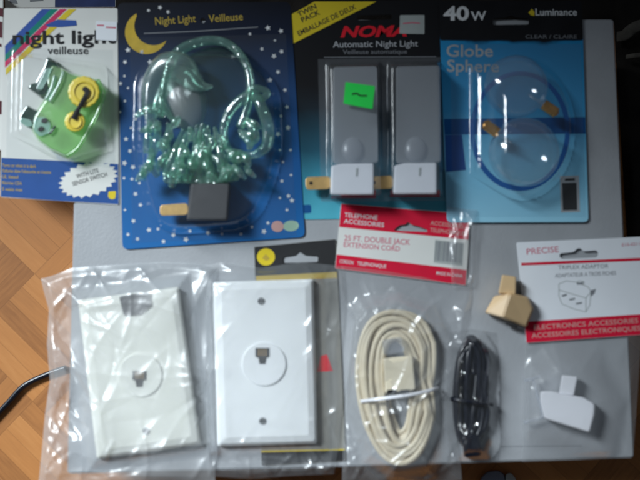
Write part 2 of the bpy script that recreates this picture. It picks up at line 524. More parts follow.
t = Thing("grey_box", "large flat topped grey box on the parquet, carrying all the packages", "box", 345, 250, ZF)
bq = rounded([(78, 20), (614, 19), (634.5, 458), (345, 467), (67, 474)], 4)
bb = bmesh.new()
for zz_ in (ZF, ZB):
    for x, y in bq:
        v = W(x, y, ZB); bb.verts.new((v.x, v.y, zz_))
bb.verts.ensure_lookup_table(); k_ = len(bq)
bb.faces.new(bb.verts[:k_]); bb.faces.new(bb.verts[k_:])
for i in range(k_): bb.faces.new((bb.verts[i], bb.verts[(i + 1) % k_], bb.verts[k_ + (i + 1) % k_], bb.verts[k_ + i]))
bmesh.ops.recalc_face_normals(bb, faces=bb.faces)
bmesh.ops.bevel(bb, geom=[e for e in bb.edges if e.calc_face_angle(0) > 0.5], offset=0.001, segments=2, affect="EDGES", clamp_overlap=True)
from_bm("shell", bb, M["board"], t)
ink("bag_crease_line", [(500, 446.2), (582, 445.6), (582, 446.4), (500, 447)], ZB + I1, M["greyink"], t, None)  # shade of the bag's crease, painted as a grey line on the box

# ------------------------------------------------------------------ package 1: vehicle night light card
z1 = ZB + 0.0006
t = Thing("blister_package", "white night light card with diagonal rainbow stripes and blue foot band", "package", 60, 105, ZB)
c1 = rounded([(4, 8), (117.5, 8), (119, 205), (0, 197)], 2)
card = sheet("backing_card", [c1], z1, 0.0005, M["paper"], t)
ink("foot_band", [(1.4, 157.6), (70, 161.3), (118.2, 164), (118.6, 204.3), (60, 200.9), (0.7, 196.6)], z1 + I1, M["royal"], t, card)
inks("blue_stripe", [[(42, 9), (51, 9), (5, 55), (5, 46)]], z1 + I1, M["blue"], t, card)
inks("green_stripe", [[(51, 9), (58.5, 9), (5, 62), (5, 55)]], z1 + I1, M["green"], t, card)
inks("red_stripe", [[(60, 9), (67, 9), (5, 67.5), (5, 61.8)]], z1 + I2, M["magenta"], t, card)
inks("yellow_stripe", [[(68.5, 9), (76.5, 9), (6, 75), (6, 68.5)]], z1 + I2, M["yellow"], t, card)
ink("blue_flash", [(45, 25), (58, 19.5), (76, 20.5), (77, 25.5), (62, 27), (49, 27)], z1 + I3, M["blue"], t, card)
text("title", "night light", (12.5, 44), (116, 43), 13, z1 + 0.00028, M["black"], t, card, bold=0.022)
text("subtitle", "veilleuse", (47.5, 54), (88.5, 54), 7.5, z1 + I3, M["ink"], t, card, bold=0.012)
sheet("price_label", [rounded([(96, 21), (117, 22), (116.6, 41), (96, 40)], 1)], z1 + 0.0004, 0.0001, M["paper_cool"], t, card, "small white price label in the corner")
inks("price_label_line", [[(97, 24.5), (104, 24.7), (104, 26.2), (97, 26)], [(106, 26.5), (116, 27), (116, 28.6), (106, 28)]], z1 + 0.00047, M["pinkink"], t, card)
for i, (s, x1_, y) in enumerate((("Turns on when it is dark", 36, 166.5), ("S'allume dans l'obscurite et s'eteint", 51, 172), ("UL listed", 18, 178), ("Norme CSA", 22, 184), ("5 watts max", 22.5, 190.5))):
    text("small_print", s, (2, y), (x1_, y + x1_ * 0.035), 3.2, z1 + I2, M["gold"], t, card, bold=0.01)
star = []
for i in range(44):
    a = 2 * math.pi * i / 44
    k = 1.0 if i % 2 == 0 else 0.86
    star.append((88.3 + 30 * k * math.cos(a) - 2.5 * math.sin(a), 179.5 + 18.5 * k * math.sin(a) - 3.5 * math.cos(a)))
ink("starburst", star, z1 + I2, M["paper"], t, card)
text("starburst_words", "WITH LITE", (77, 178.5), (99, 172), 4.2, z1 + I3, M["ink"], t, card, bold=0.01)
text("starburst_words", "SENSOR SWITCH", (73, 186), (107.5, 176), 4.2, z1 + I3, M["ink"], t, card, bold=0.01)
ink("yellow_emblem", rounded([(108.5, 191.5), (116, 191), (115.5, 198.5), (111, 199.5), (108, 197)], 1.5), z1 + I2, M["yellow"], t, card)
bq = [(14, 50), (106, 64), (112, 150), (66, 165), (12, 136)]
def h_car(X, Y, e):
    d = inside(X, Y, bq)
    return z1 + 0.0003 + 0.0175 * sstep(d, 0, 7) + 0.0005 * np.sin(X * .045 + Y * .03 + 1) * sstep(d, 0, 12)
patch("blister", [(8, 47), (113, 50)], [(6, 158), (115, 168)], [(8, 47), (6, 158)], [(113, 50), (115, 168)], 54, 60, h_car, M["blister"], t)

# the vehicle shaped light
zc = z1 + 0.001
t = Thing("night_light", "translucent pale green vehicle shaped night light with two yellow wheels", "night light", 62, 110, z1)
body = [(52, 63), (62, 67), (72, 73), (86, 76), (98, 79), (104, 90), (101, 108), (90, 126), (82, 142), (75, 152), (66, 157), (50, 150), (38, 141), (31, 130), (33, 117), (42, 102), (50, 92), (46, 82), (47, 70)]
b = block("body", rounded(body, 2, 2), zc, zc + 0.010, M["greencar"], t, bev=0.0022, seg=3, inset=2.0, smooth=False)
tube("body_ridge", spline([(55, 76, zc + .0104), (52, 88, zc + .0108), (46, 100, zc + .0104)], 6), [0.0013] * 13, M["greenpale"], t, b)
tube("body_ridge", spline([(64, 72, zc + .0104), (60, 84, zc + .0108), (50, 102, zc + .0104)], 6), [0.0014] * 13, M["greenpale"], t, b)
tube("fender", spline([(98, 80, zc + .010), (104, 93, zc + .010), (99, 110, zc + .010), (90, 128, zc + .010), (78, 148, zc + .009), (67, 156, zc + .008)], 6), 0.0012, M["greencar"], t, b)
cab = block("cab", rounded([(47, 56), (56, 60), (60, 68), (46, 95), (40, 97), (27, 88), (30, 84), (34, 84), (45, 64)], 2, 2), zc, zc + 0.0095, M["greenwin"], t, bev=0.001, seg=2, inset=1)
block("cab_window", rounded([(46, 68), (53, 68), (42, 90), (36, 89)], 1.5, 2), zc + 0.0096, zc + 0.0106, M["greenpale"], t, cab, bev=0.0003)
hl = block("headlamp", rounded([(27, 104), (34, 109), (41, 111), (36, 126), (28, 127), (18, 121), (19, 116)], 3, 3), zc, zc + 0.008, M["greenwin"], t, bev=0.0012, seg=2, inset=1)
block("headlamp_rim", rounded([(21, 117), (31, 120), (33, 126), (27, 127), (19, 121)], 2, 2), zc + 0.0081, zc + 0.009, M["greenpale"], t, hl, bev=0.0003)
block("grille", rounded([(35, 117), (46, 117), (51, 124), (49, 133), (40, 137), (33, 130)], 3, 3), zc + 0.0101, zc + 0.0112, M["greenpale"], t, bev=0.0004)
for x, y in ((44.5, 120.5), (41, 129)):
    block("grille_spot", circle(x, y, 3.4, 2.4, 14, -0.4), zc + 0.0113, zc + 0.0117, M["hole"], t, bev=0.0001)
tube("grille_bar", spline([(49, 134, zc + .0114), (52, 131, zc + .0116), (55, 126, zc + .0112)], 4), 0.0008, M["greenwin"], t)
for x, y, r in ((84, 92, 16), (75, 121.5, 10.5)):
    sc_ = []
    for i in range(72):
        a = 2 * math.pi * i / 72
        k = r * (1 + 0.018 * math.cos(16 * a))
        sc_.append((x + k * math.cos(a), y + k * math.sin(a)))
    w = block("wheel", sc_, zc + 0.0102, zc + 0.0142, M["wheel"], t, bev=0.0007, seg=2, inset=0.8)
    tube("wheel_rim", [(x + r * .62 * math.cos(a), y + r * .62 * math.sin(a), zc + 0.0143) for a in [2 * math.pi * i / 28 for i in range(28)]], 0.0007, M["wheel"], t, w, n=6, closed=True)
tube("connecting_rod", spline([(84.5, 88.5, zc + .0146), (87, 92, zc + .0151), (84, 99, zc + .0152), (78, 110, zc + .0152), (73.5, 119, zc + .0148)], 6), [0.0018] * 6 + [0.0014] * 13 + [0.0018] * 6, M["hole"], t, n=10)

# ------------------------------------------------------------------ package 2: starry moon card
z2 = ZB + 0.0012
yb, yt = W(200, 248, z2).y, W(200, 3, z2).y
t = Thing("blister_package", "dark blue night light card with a yellow crescent moon and small white stars", "package", 212, 125, ZB)
m_sky = gradient_card("night_sky_print", [(0.0, (0.014, 0.14, 0.40)), (0.35, (0.014, 0.105, 0.32)), (0.62, (0.014, 0.055, 0.16)), (0.85, (0.008, 0.014, 0.035)), (1.0, (0.006, 0.008, 0.016))], yb - t.loc.y, yt - t.loc.y)
c2 = rounded([(117.5, 3), (290.5, 2), (305, 237), (122.5, 249.5)], 6)
card = sheet("backing_card", [c2, circle(203, 20.5, 2.6, 2.6, 16)], z2, 0.0005, m_sky, t)
out_, inn = [], []
cresc = []
a0, a1 = math.radians(-118), math.radians(-338)
for i in range(33):
    a = a0 + (a1 - a0) * i / 32
    cresc.append((146.5 + 21.5 * math.cos(a), 32.5 + 21.5 * math.sin(a)))
ex, ey = cresc[-1]; sx_, sy_ = cresc[0]
icx, icy, ir = 153.5, 26.0, 19.2
b0 = math.atan2(ey - icy, ex - icx); b1 = math.atan2(sy_ - icy, sx_ - icx) 
while b1 < b0: b1 += 2 * math.pi
for i in range(1, 26):
    a = b0 + (b1 - b0) * i / 26
    cresc.append((icx + ir * math.cos(a), icy + ir * math.sin(a)))
ink("crescent_moon", cresc, z2 + I1, M["moon"], t, card)
text("title", "Night Light", (155.5, 25), (196, 22), 7.5, z2 + I1, M["gold"], t, card, bold=0.008)
text("title", "Veilleuse", (209, 22.5), (243, 20), 7.5, z2 + I1, M["gold"], t, card, bold=0.008)
inks("underline", [[(144, 33), (200, 30.6), (258, 26.6), (258, 27.6), (200, 31.7), (144, 34)]], z2 + I1, M["greyink"], t, card)
stars = [(148.5, 10.5), (160, 7.5), (125, 62), (124.5, 76), (128, 88), (125, 101), (120.5, 83.5), (136, 119), (126, 139), (130, 151), (124.5, 163), (133, 167), (124, 178), (132, 179), (139.5, 183), (135.5, 194), (140.5, 205), (125, 210), (133.5, 221), (128, 234.5), (137.5, 239), (149, 230), (158, 229), (163.5, 241.5), (173.5, 235), (186, 239.5), (190, 231),
         (250, 34), (275, 40.5), (281, 31), (274, 56), (281.5, 51.5), (278, 72), (270, 80), (287, 107), (281, 116), (288, 128), (278, 134), (288, 127), (280, 150), (290.5, 150), (283, 162), (291, 175), (282, 181), (280, 198), (288.5, 196), (292, 200.5), (287, 210), (268, 223), (264, 231.5), (252, 227), (241, 234), (208, 233), (222, 234), (262, 49), (268, 28), (285, 90), (142, 52), (150, 62), (128, 50), (168, 12), (120, 112), (131, 128)]
polys = []
for i, (x, y) in enumerate(stars):
    r = random.uniform(1.6, 3.1); a0 = random.uniform(0, 1)
    polys.append([(x + (r if j % 2 == 0 else r * 0.5) * math.cos(a0 + math.pi * j / 5), y + (r if j % 2 == 0 else r * 0.5) * math.sin(a0 + math.pi * j / 5)) for j in range(10)])
for p in polys:
    ink("printed_star", p, z2 + I1, M["whiteink"], t, card)
ink("oval_mark", circle(277.5, 226.5, 6.2, 5.6, 20), z2 + I2, M["palepink"], t, card)
ink("oval_mark", circle(291, 226, 8, 5.4, 20, -0.08), z2 + I1, M["palegreen"], t, card)
dq = rounded([(136, 74), (160, 54), (205, 46), (250, 52), (280, 84), (284, 160), (256, 230), (152, 236), (134, 160)], 30, 6)
def h_orn(X, Y, e):
    d = inside(X, Y, dq)
    return z2 + 0.0003 + 0.0235 * sstep(d, 0, 10) + 0.0006 * np.sin(X * .11 + Y * .05) * sstep(d, 0, 20)
patch("blister", [(130, 38), (286, 34)], [(132, 243), (297, 236)], [(130, 38), (132, 243)], [(286, 34), (297, 236)], 66, 84, h_orn, M["blister"], t)

# the sculpted ornament light
zo = z2 + 0.002
t = Thing("night_light", "clear sea green sculpted night light with a round arch, curls and a dark plug", "night light", 210, 140, z2)
def mm(pts): return [(x, y, zo + h * 0.001) for x, y, h in pts]
# round lens in the middle
vs, fs = [], []
nr, na = 10, 40
for i in range(nr + 1):
    f = i / nr
    for j in range(na):
        a = 2 * math.pi * j / na
        vs.append(W(213 + 37 * f * math.cos(a), 90 + 43 * f * math.sin(a), zo + 0.002 + 0.007 * math.sqrt(max(0, 1 - f * f))))
for i in range(nr):
    for j in range(na):
        fs.append((i * na + j, (i + 1) * na + j, (i + 1) * na + (j + 1) % na, i * na + (j + 1) % na))
make("lens", vs, fs, M["greenlens"], t, smooth=True)
def strand(nm, ctrl, rads, n=9, mat="greenclear", flat=1.0):
    p = spline(mm(ctrl), 7)
    rr = np.interp(np.linspace(0, 1, len(p)), np.linspace(0, 1, len(rads)), rads)
    return tube(nm, p, [float(r) * PX for r in rr], M[mat], t, n=n, flat=flat)
strand("arch", [(160, 118, 5), (172, 60, 6), (200, 42, 6), (228, 44, 6), (247, 66, 6), (250, 98, 6), (240, 128, 5)], [4, 5.5, 5, 4.5, 4.5, 4.5, 5])
strand("leaping_body", [(153, 128, 4), (150, 104, 8), (155, 82, 10), (167, 68, 12), (181, 68, 12.5), (192, 80, 11), (203, 86, 9), (213, 86.5, 8)], [4, 8.5, 12, 14.5, 15, 11, 5, 1.5], 18, mat="greensmooth")
vs = [W(184 + 23 * math.sin(th) * math.cos(a) + 5 * math.sin(th) * math.sin(a), 98 + 33 * math.sin(th) * math.sin(a), zo + 0.003 + 0.0075 * math.cos(th)) for th in [math.pi * k / 20 for k in range(11)] for a in [2 * math.pi * q / 28 for q in range(28)]]
make("belly", vs, [(k * 28 + q, k * 28 + (q + 1) % 28, (k + 1) * 28 + (q + 1) % 28, (k + 1) * 28 + q) for k in range(10) for q in range(28)], M["greybelly"], t, smooth=True)
strand("fin", [(160, 96, 11), (163, 106, 11), (170, 116, 9), (178, 126, 6)], [2, 3.5, 3, 2], 10, flat=.8)
strand("curl", [(240, 158, 4), (227, 146, 5), (224, 128, 6), (231, 110, 8), (244, 98, 10), (255, 96, 11), (262, 108, 10), (268, 128, 8), (266, 146, 6), (253, 155, 5), (236, 152, 4)], [3, 4, 4.5, 5, 5.5, 5.5, 6, 6.5, 6, 4.5, 3], 12)
strand("tail_fin", [(246, 92, 12), (255, 88, 12), (268, 92, 10), (262, 98, 11), (250, 97, 11)], [2, 4, 3, 4, 2], 10, flat=.5)
strand("curl", [(242, 128, 6), (247, 122, 8), (252, 128, 9), (256, 138, 8), (250, 146, 6)], [2, 4, 5, 4, 2], 10)
strand("leaf", [(135, 116, 5), (146, 110, 7), (158, 109, 8), (166, 116, 7)], [2, 5, 6, 3], 10, flat=.6)
rw = random.Random(11)
sprays = [(150, 122, 147, 152), (159, 122, 151, 160), (168, 124, 160, 144), (170, 136, 168, 158), (184, 130, 166, 176), (191, 128, 176, 178), (197, 126, 186, 182), (203, 124, 203, 186), (208, 126, 216, 184), (215, 128, 232, 176), (200, 132, 195, 178), (178, 146, 160, 170), (189, 152, 172, 186), (206, 148, 210, 182), (222, 142, 240, 166), (228, 152, 246, 160), (152, 150, 158, 176), (236, 160, 222, 182)]
for x0, y0, x1_, y1_ in sprays:
    mx, my = (x0 + x1_) / 2 + rw.uniform(-5, 5), (y0 + y1_) / 2 + rw.uniform(-2, 2)
    strand("wave", [(x0, y0, rw.uniform(3, 6)), (mx, my, rw.uniform(8, 14)), (x1_, y1_, rw.uniform(4, 7))], [rw.uniform(2, 3), rw.uniform(4, 5.5), rw.uniform(3, 4.5)], 10)
for i in range(32):
    x, y = rw.uniform(142, 250), rw.uniform(112, 172)
    if 184 < x < 232 and y < 128: y += 24
    a = math.atan2(y - 90, x - 205) + rw.uniform(-.7, .7); l = rw.uniform(9, 18)
    strand("droplet", [(x, y, rw.uniform(8, 12)), (x + l * .5 * math.cos(a) + rw.uniform(-5, 5), y + l * .5 * math.sin(a), rw.uniform(12, 16)), (x + l * math.cos(a), y + l * math.sin(a), rw.uniform(8, 12))], [rw.uniform(2, 3), rw.uniform(3.2, 4.8), rw.uniform(2, 3.2)], 8)
block("base", rounded([(161, 170), (200, 176), (238, 166), (241, 181), (220, 183), (203, 190), (196, 184), (163, 184)], 3, 2), zo, zo + 0.0075, M["greenclear"], t, bev=0.0012, seg=2, inset=1)
pl = block("plug_body", rounded([(190, 183), (214, 182), (231, 183), (228, 221), (186, 221)], 2, 2), zo, zo + 0.016, M["plugbody"], t, bev=0.0015, seg=3, inset=2)
block("prong", rounded([(160, 205), (188, 203), (188, 215), (160, 216)], 4, 3), zo + 0.006, zo + 0.0075, M["brass"], t, pl, bev=0.0003)

# ------------------------------------------------------------------ package 3: twin automatic night lights
z3 = ZB + 0.0006
yb, yt = W(370, 218, z3).y, W(370, 3, z3).y
t = Thing("blister_package", "black and teal twin pack card with yellow corner flash and bright red brand name", "package", 368, 110, ZB)
m_teal = gradient_card("black_to_teal_print", [(0.0, (0.09, 0.44, 0.56)), (0.14, (0.055, 0.30, 0.41)), (0.3, (0.018, 0.085, 0.13)), (0.5, (0.012, 0.02, 0.028)), (0.62, (0.010, 0.010, 0.012)), (1.0, (0.010, 0.010, 0.012))], yb - t.loc.y, yt - t.loc.y)
c3 = rounded([(291, 14), (314, 1), (443, 0), (448, 217), (304, 219.5)], 3)
slot = rounded([(357, 15.5), (392, 14.5), (392, 19.5), (357, 20.5)], 2)
card = sheet("backing_card", [c3, slot], z3, 0.0005, m_teal, t)
ink("corner_flash", [(291.3, 14.6), (314.5, 1.6), (376.5, 1.6), (292.5, 44)], z3 + I1, M["yellow"], t, card)
text("flash_words", "TWIN", (299, 17), (317, 8), 5, z3 + I2, M["ink"], t, card, bold=0.02)
text("flash_words", "PACK", (302.5, 22.5), (320.5, 14), 5, z3 + I2, M["ink"], t, card, bold=0.02)
text("flash_words", "EMBALLAGE DE DEUX", (299, 36), (356.5, 8.5), 5, z3 + I2, M["ink"], t, card, bold=0.015)
text("brand_name", "NOMA", (340.5, 37), (407, 36), 11, z3 + I1, M["nomared"], t, card, bold=0.04, shear=0.25)
text("product_name", "Automatic Night Light", (333, 47.5), (418, 46.5), 6.2, z3 + I1, M["dimwhite"], t, card, bold=0.008)
text("product_name", "Veilleuse automatique", (343, 54), (407, 53.5), 4.2, z3 + I1, M["greyink"], t, card)
inks("fine_rule", [[(324, 57), (436, 56.2), (436, 56.9), (324, 57.7)]], z3 + I1, M["greyink"], t, card)
pt = sheet("price_tag", [rounded([(400, 15.2), (424.5, 15), (424.5, 34), (399.5, 33.6)], 1)], z3 + 0.0003, 0.0001, M["tag"], t, card, "blank grey price tag beside the brand name")
inks("price_tag_line", [[(403, 23), (412, 22), (420, 22.6), (420, 23.8), (412, 23.2), (403, 24.2)]], z3 + 0.00037, M["pinkink"], t, pt)
inks("red_print_band", [[(331, 190), (376, 190), (376, 198), (331, 198)], [(390, 190), (440, 190), (440, 197), (390, 197)]], z3 + I1, M["red"], t, card)
ink("oval_mark", rounded([(302.5, 205), (311, 204.6), (311.5, 213), (303, 213.4)], 2), z3 + I1, M["deepblue"], t, card)
qA = [(327, 63), (381, 62), (383, 197), (328, 198)]
qB = [(388, 62), (441, 61), (444, 196), (389, 197)]
def h_noma(X, Y, e):
    a, b_ = inside(X, Y, qA), inside(X, Y, qB)
    return z3 + 0.0003 + 0.0215 * np.maximum(sstep(a, 0, 3.5), sstep(b_, 0, 3.5))
bl = patch("blister", [(318, 59), (443, 57)], [(321, 202), (447, 201)], [(318, 59), (321, 202)], [(443, 57), (447, 201)], 92, 84, h_noma, M["blister_foggy"], t)
st = sheet("green_sticker", [rounded([(345.5, 82), (375, 86), (372.5, 109), (343.5, 103.5)], 1)], z3 + 0.0221, 0.0001, M["neon"], t, bl, "neon green price sticker on the clear blister")
tube("pen_mark", spline([(352, 94, z3 + .02225), (357, 93.4, z3 + .02225), (360, 95.4, z3 + .02225), (367, 95.6, z3 + .02225)], 4), 0.0005, M["ink"], t, st, n=6, flat=.15)

def auto_light(dx, dy, label):
    t = Thing("night_light", label, "night light", 352 + dx, 180 + dy, z3, "pair of automatic night lights in one blister")
    q = lambda pts: [(x + dx, y + dy) for x, y in pts]
    z = z3 + 0.001
    b = block("base", rounded(q([(331, 166), (342, 163), (374, 163), (374, 195), (330, 195)]), 1.5, 2), z, z + 0.019, M["base_white"], t, bev=0.0008, seg=2, inset=0.8)
    block("sensor_slot", q([(356, 168), (358, 168), (357.4, 176), (355.8, 176)]), z + 0.0191, z + 0.0194, M["tag"], t, b, bev=0)
    block("shade", rounded(q([(333, 67), (377, 66), (378, 163), (333, 164)]), 3, 3), z + 0.003, z + 0.017, M["shade"], t, bev=0.0012, seg=2, inset=0.5)
    vs, fs = [], []
    for i in range(9):
        th = math.pi * i / 16
        for j in range(20):
            a = 2 * math.pi * j / 20
            vs.append(W(353 + dx + 11 * math.sin(th) * math.cos(a), 150 + dy + 13 * math.sin(th) * math.sin(a), z + 0.0172 + 0.003 * math.cos(th)))
    fs = [(i * 20 + j, i * 20 + (j + 1) % 20, (i + 1) * 20 + (j + 1) % 20, (i + 1) * 20 + j) for i in range(8) for j in range(20)]
    make("bulb_dome", vs, fs, M["sensor"], t, smooth=True)
    p = block("prong", rounded(q([(305.5, 177), (330, 176), (330, 189), (306, 190)]), 4, 3), z + 0.006, z + 0.0076, M["brass"], t, bev=0.0003)
    block("prong_hole", circle(311 + dx, 183 + dy, 1.8, 1.8, 12), z + 0.00761, z + 0.0077, M["hole"], t, p, bev=0)
auto_light(0, 0, "white automatic night light with tall grey shade, lying under the neon green sticker")
auto_light(63, -0.5, "white automatic night light with tall grey shade, nearest the pack of clear bulbs")

# ------------------------------------------------------------------ package 4: clear globe bulbs
z4 = ZB + 0.0022
yb, yt = W(515, 222, z4).y, W(515, 2, z4).y
t = Thing("blister_package", "black and bright blue 40w card with clear globe bulbs under a blister", "package", 515, 112, ZB)
m_b = gradient_card("sky_blue_print", [(0.0, (0.34, 0.68, 0.86)), (0.25, (0.22, 0.57, 0.80)), (0.5, (0.05, 0.33, 0.62)), (0.805, (0.02, 0.24, 0.50)), (0.825, (0.01, 0.01, 0.012)), (1.0, (0.01, 0.01, 0.012))], yb - t.loc.y, yt - t.loc.y)
c4 = rounded([(439, 1), (582, 1), (588.5, 222), (447, 222.5)], 5)
slot = rounded([(493, 18.5), (506, 17.5), (511, 15.5), (516, 17.5), (529, 18.5), (529, 24.5), (493, 25)], 2)
card = sheet("backing_card", [c4, slot], z4, 0.0005, m_b, t)
hd = rounded([(439.4, 1.4), (581.8, 1.4), (583.0, 40.5), (440.5, 40.5)], 2)
ink("black_header", [hd, list(slot)], z4 + I1, M["black"], t, card)
text("wattage", "40", (443.5, 20), (469, 20), 14, z4 + I2, M["whiteink"], t, card, bold=0.03)
text("wattage", "W", (471, 20.5), (486.5, 20), 9, z4 + I2, M["whiteink"], t, card, bold=0.02)
ink("brand_mark", [(528.5, 12.5), (532, 8.8), (534.5, 12), (534.5, 16), (531, 15.5)], z4 + I2, M["yellow"], t, card)
text("brand_name", "Luminance", (535.5, 15.5), (577, 15.5), 7, z4 + I2, M["whiteink"], t, card, bold=0.015)
text("header_words", "CLEAR / CLAIRE", (525.5, 38.5), (577, 38.5), 3.6, z4 + I2, M["greyink"], t, card)
text("title", "Globe", (446.5, 56.5), (493, 56.5), 12, z4 + I1, M["dimwhite"], t, card, bold=0.015)
text("title", "Sphere", (447, 71.5), (499, 72), 12, z4 + I1, M["dimwhite"], t, card, bold=0.015)
ink("blue_band", [(444, 119), (585.2, 117), (585.7, 133.5), (444.6, 134.5)], z4 + I1, M["deepblue"], t, card)
inks("blue_band", [[(444.8, 134.8), (462, 134.6), (466, 170), (446, 172)]], z4 + I1, M["royal"], t, card)
ring_o, ring_i = circle(520, 131, 50, 60, 48), circle(520, 130.5, 45.2, 55.2, 48)
ink("blue_ring", [ring_o, ring_i], z4 + I2, M["ringblue"], t, card)  # ring in a deeper blue, flat on the card
bc = ink("barcode_panel", [(560, 176), (579, 175.5), (580, 212), (561, 212.5)], z4 + I1, M["dimwhite"], t, card)
ink("barcode", [(562, 183), (576.5, 182.7), (577.3, 210), (563, 210.3)], z4 + I2, M["ink"], t, card)
inks("barcode_digits", [[(565, 178.5), (575, 178), (575, 180.5), (565, 181)]], z4 + I2, M["ink"], t, card)
bq4 = [(470, 64)] + [(522 + 53 * math.cos(a), 128 + 72 * math.sin(a)) for a in [math.radians(v) for v in range(-100, 125, 9)]] + [(471, 176)]
def h_bulb(X, Y, e):
    d = inside(X, Y, bq4)
    b_ = sstep(d, 0, 6)
    return z4 + 0.0003 + b_ * 0.016 + 0.016 * sstep(d, 4, 40)
patch("blister", [(450, 44), (581, 44)], [(453, 217), (586, 217)], [(450, 44), (453, 217)], [(581, 44), (586, 217)], 66, 84, h_bulb, M["blister"], t)

def bulb(cx, cy, r, bx, by, label):
    t = Thing("light_bulb", label, "light bulb", cx, cy, z4, "clear globe bulbs in one blister")
    R = r * PX
    zc = z4 + 0.0015 + R * 0.62
    A, B_ = W(cx, cy, zc), W(bx, by, zc)
    ax = (B_ - A).normalized()
    up = Vector((0, 0, 1)); sd = ax.cross(up).normalized()
    Ld = (B_ - A).length
    def lathe(prof, n=28):
        vs, fs = [], []
        for (s, rr) in prof:
            for j in range(n):
                a = 2 * math.pi * j / n
                v = A + ax * s + (sd * math.cos(a) + up * math.sin(a) * 0.62) * rr
                vs.append(v)
        for i in range(len(prof) - 1):
            for j in range(n):
                fs.append((i * n + j, i * n + (j + 1) % n, (i + 1) * n + (j + 1) % n, (i + 1) * n + j))
        return vs, fs
    rb = 5.3 * PX
    prof = []
    for i in range(15):
        th = math.pi * i / 14 * 0.88
        prof.append((-R * math.cos(th), max(R * math.sin(th), 1e-5)))
    prof += [(Ld - 8 * PX, rb * 1.15), (Ld - 6 * PX, rb)]
    g = make("globe", *lathe(prof), M["glass"], t, smooth=True)
    pr = []
    for i in range(17):
        s = Ld - 6.5 * PX + i * 0.95 * PX
        pr.append((s, rb * (1.0 + (0.09 if i % 2 else -0.04))))
    pr += [(Ld + 9.5 * PX, rb * 0.55), (Ld + 10.5 * PX, rb * 0.4), (Ld + 10.6 * PX, 1e-5)]
    make("screw_base", *lathe(pr), M["copper"], t, smooth=True)
    # stem and filament wire inside
    vs, fs = lathe([(Ld - 6 * PX, rb * .5), (Ld - 14 * PX, rb * .35), (Ld - 24 * PX, rb * .2), (Ld - 24.2 * PX, 1e-5)], 10)
    make("glass_stem", vs, fs, M["glass"], t, g, smooth=True)
bulb(516, 86, 31, 549, 108, "upper clear globe bulb, its brass base pointing down to the right")
bulb(524, 152, 34, 492, 129, "lower clear globe bulb, its brass base pointing left")

# ------------------------------------------------------------------ wall plates in bags
def wall_plate(q, label, mat, ins, inr, jack, screws, dark=None):
    c = (sum(p[0] for p in q) / 4, sum(p[1] for p in q) / 4)
    t = Thing("wall_plate", label, "wall plate", c[0], c[1], ZB, "telephone wall plates")
    z = ZB + 0.0012
    b = bmesh.new()
    # stepped profile: skirt, bevel, flat face
    prof = [(0.0, 0.0), (0.0, 0.0035), (2.6, 0.0056), (8.5, 0.0070)]
    rq = rounded(q, 3, 3)
    rings = []
    for ins_, h in prof:
        ring = []
        for x, y in rq:
            v = Vector((x, y)) - Vector(c)
            kx = 1 - ins_ / abs(q[1][0] - q[0][0]) * 2
            ky = 1 - ins_ / abs(q[3][1] - q[0][1]) * 2
            # inset along the plate's own axes
            e1 = (Vector(q[1]) - Vector(q[0])).normalized(); e2 = Vector((-e1.y, e1.x))
            w = Vector(c) + e1 * (v.dot(e1) * kx) + e2 * (v.dot(e2) * ky)
            ring.append(b.verts.new(W(w.x, w.y, z + h)))
        rings.append(ring)
    k = len(rq)
    for r0, r1 in zip(rings, rings[1:]):
        for i in range(k): b.faces.new((r0[i], r0[(i + 1) % k], r1[(i + 1) % k], r1[i]))
    b.faces.new(rings[-1]); b.faces.new(list(reversed(rings[0])))
    bmesh.ops.recalc_face_normals(b, faces=b.faces)
    face = from_bm("face_plate", b, mat, t)
    zt = z + 0.0070
    d = block("jack_insert", circle(ins[0], ins[1], inr, inr, 40), zt, zt + 0.0011, mat, t, bev=0.0005, seg=2)
    jx, jy = jack
    block("jack_opening", [(jx - 7, jy - 7), (jx + 7, jy - 7), (jx + 7, jy + 2), (jx + 4, jy + 3), (jx + 3, jy + 9), (jx - 3, jy + 9), (jx - 4, jy + 3), (jx - 7, jy + 2)], zt + 0.00111, zt + 0.0013, M["hole"], t, d, bev=0)
    for q_ in range(4):
        xq = jx - 3.6 + q_ * 2.4
        block("contact", [(xq - .35, jy - 6), (xq + .35, jy - 6), (xq + .35, jy + 1), (xq - .35, jy + 1)], zt + 0.00131, zt + 0.0014, M["brass"], t, d, bev=0)
    for sx, sy in screws:
        s = block("screw", circle(sx, sy, 3.6, 3.6, 18), zt, zt + 0.0006, M["screw"], t, bev=0.0002)
        block("screw_slot", [(sx - 3, sy - .7), (sx + 3, sy - .7), (sx + 3, sy + .7), (sx - 3, sy + .7)], zt + 0.00061, zt + 0.00068, M["hole"], t, s, bev=0)
    if dark:
        block("foam_pad", rounded(dark, 2, 3), zt, zt + 0.0012, M["darkgrey"], t, bev=0.0004, label="dark grey pad near the top of the plate")
    return t
P1 = [(78, 300), (179, 287), (201, 444), (97, 459)]
P2 = [(213, 282), (313.5, 279), (317.5, 443.5), (217.5, 446.5)]
wall_plate(P1, "ivory telephone wall plate with a dark pad near its top, in the crumpled bag", M["plate_cream"], (140, 375), 22, (139.5, 378), [(146, 431)], [(119, 296.5), (149, 291), (152, 305), (141, 314.5), (124, 316)])
wall_plate(P2, "cool white telephone wall plate with a round jack insert, on the taupe backing card", M["plate_white"], (264, 364), 22, (262.5, 355), [(261, 301), (262.5, 421)])

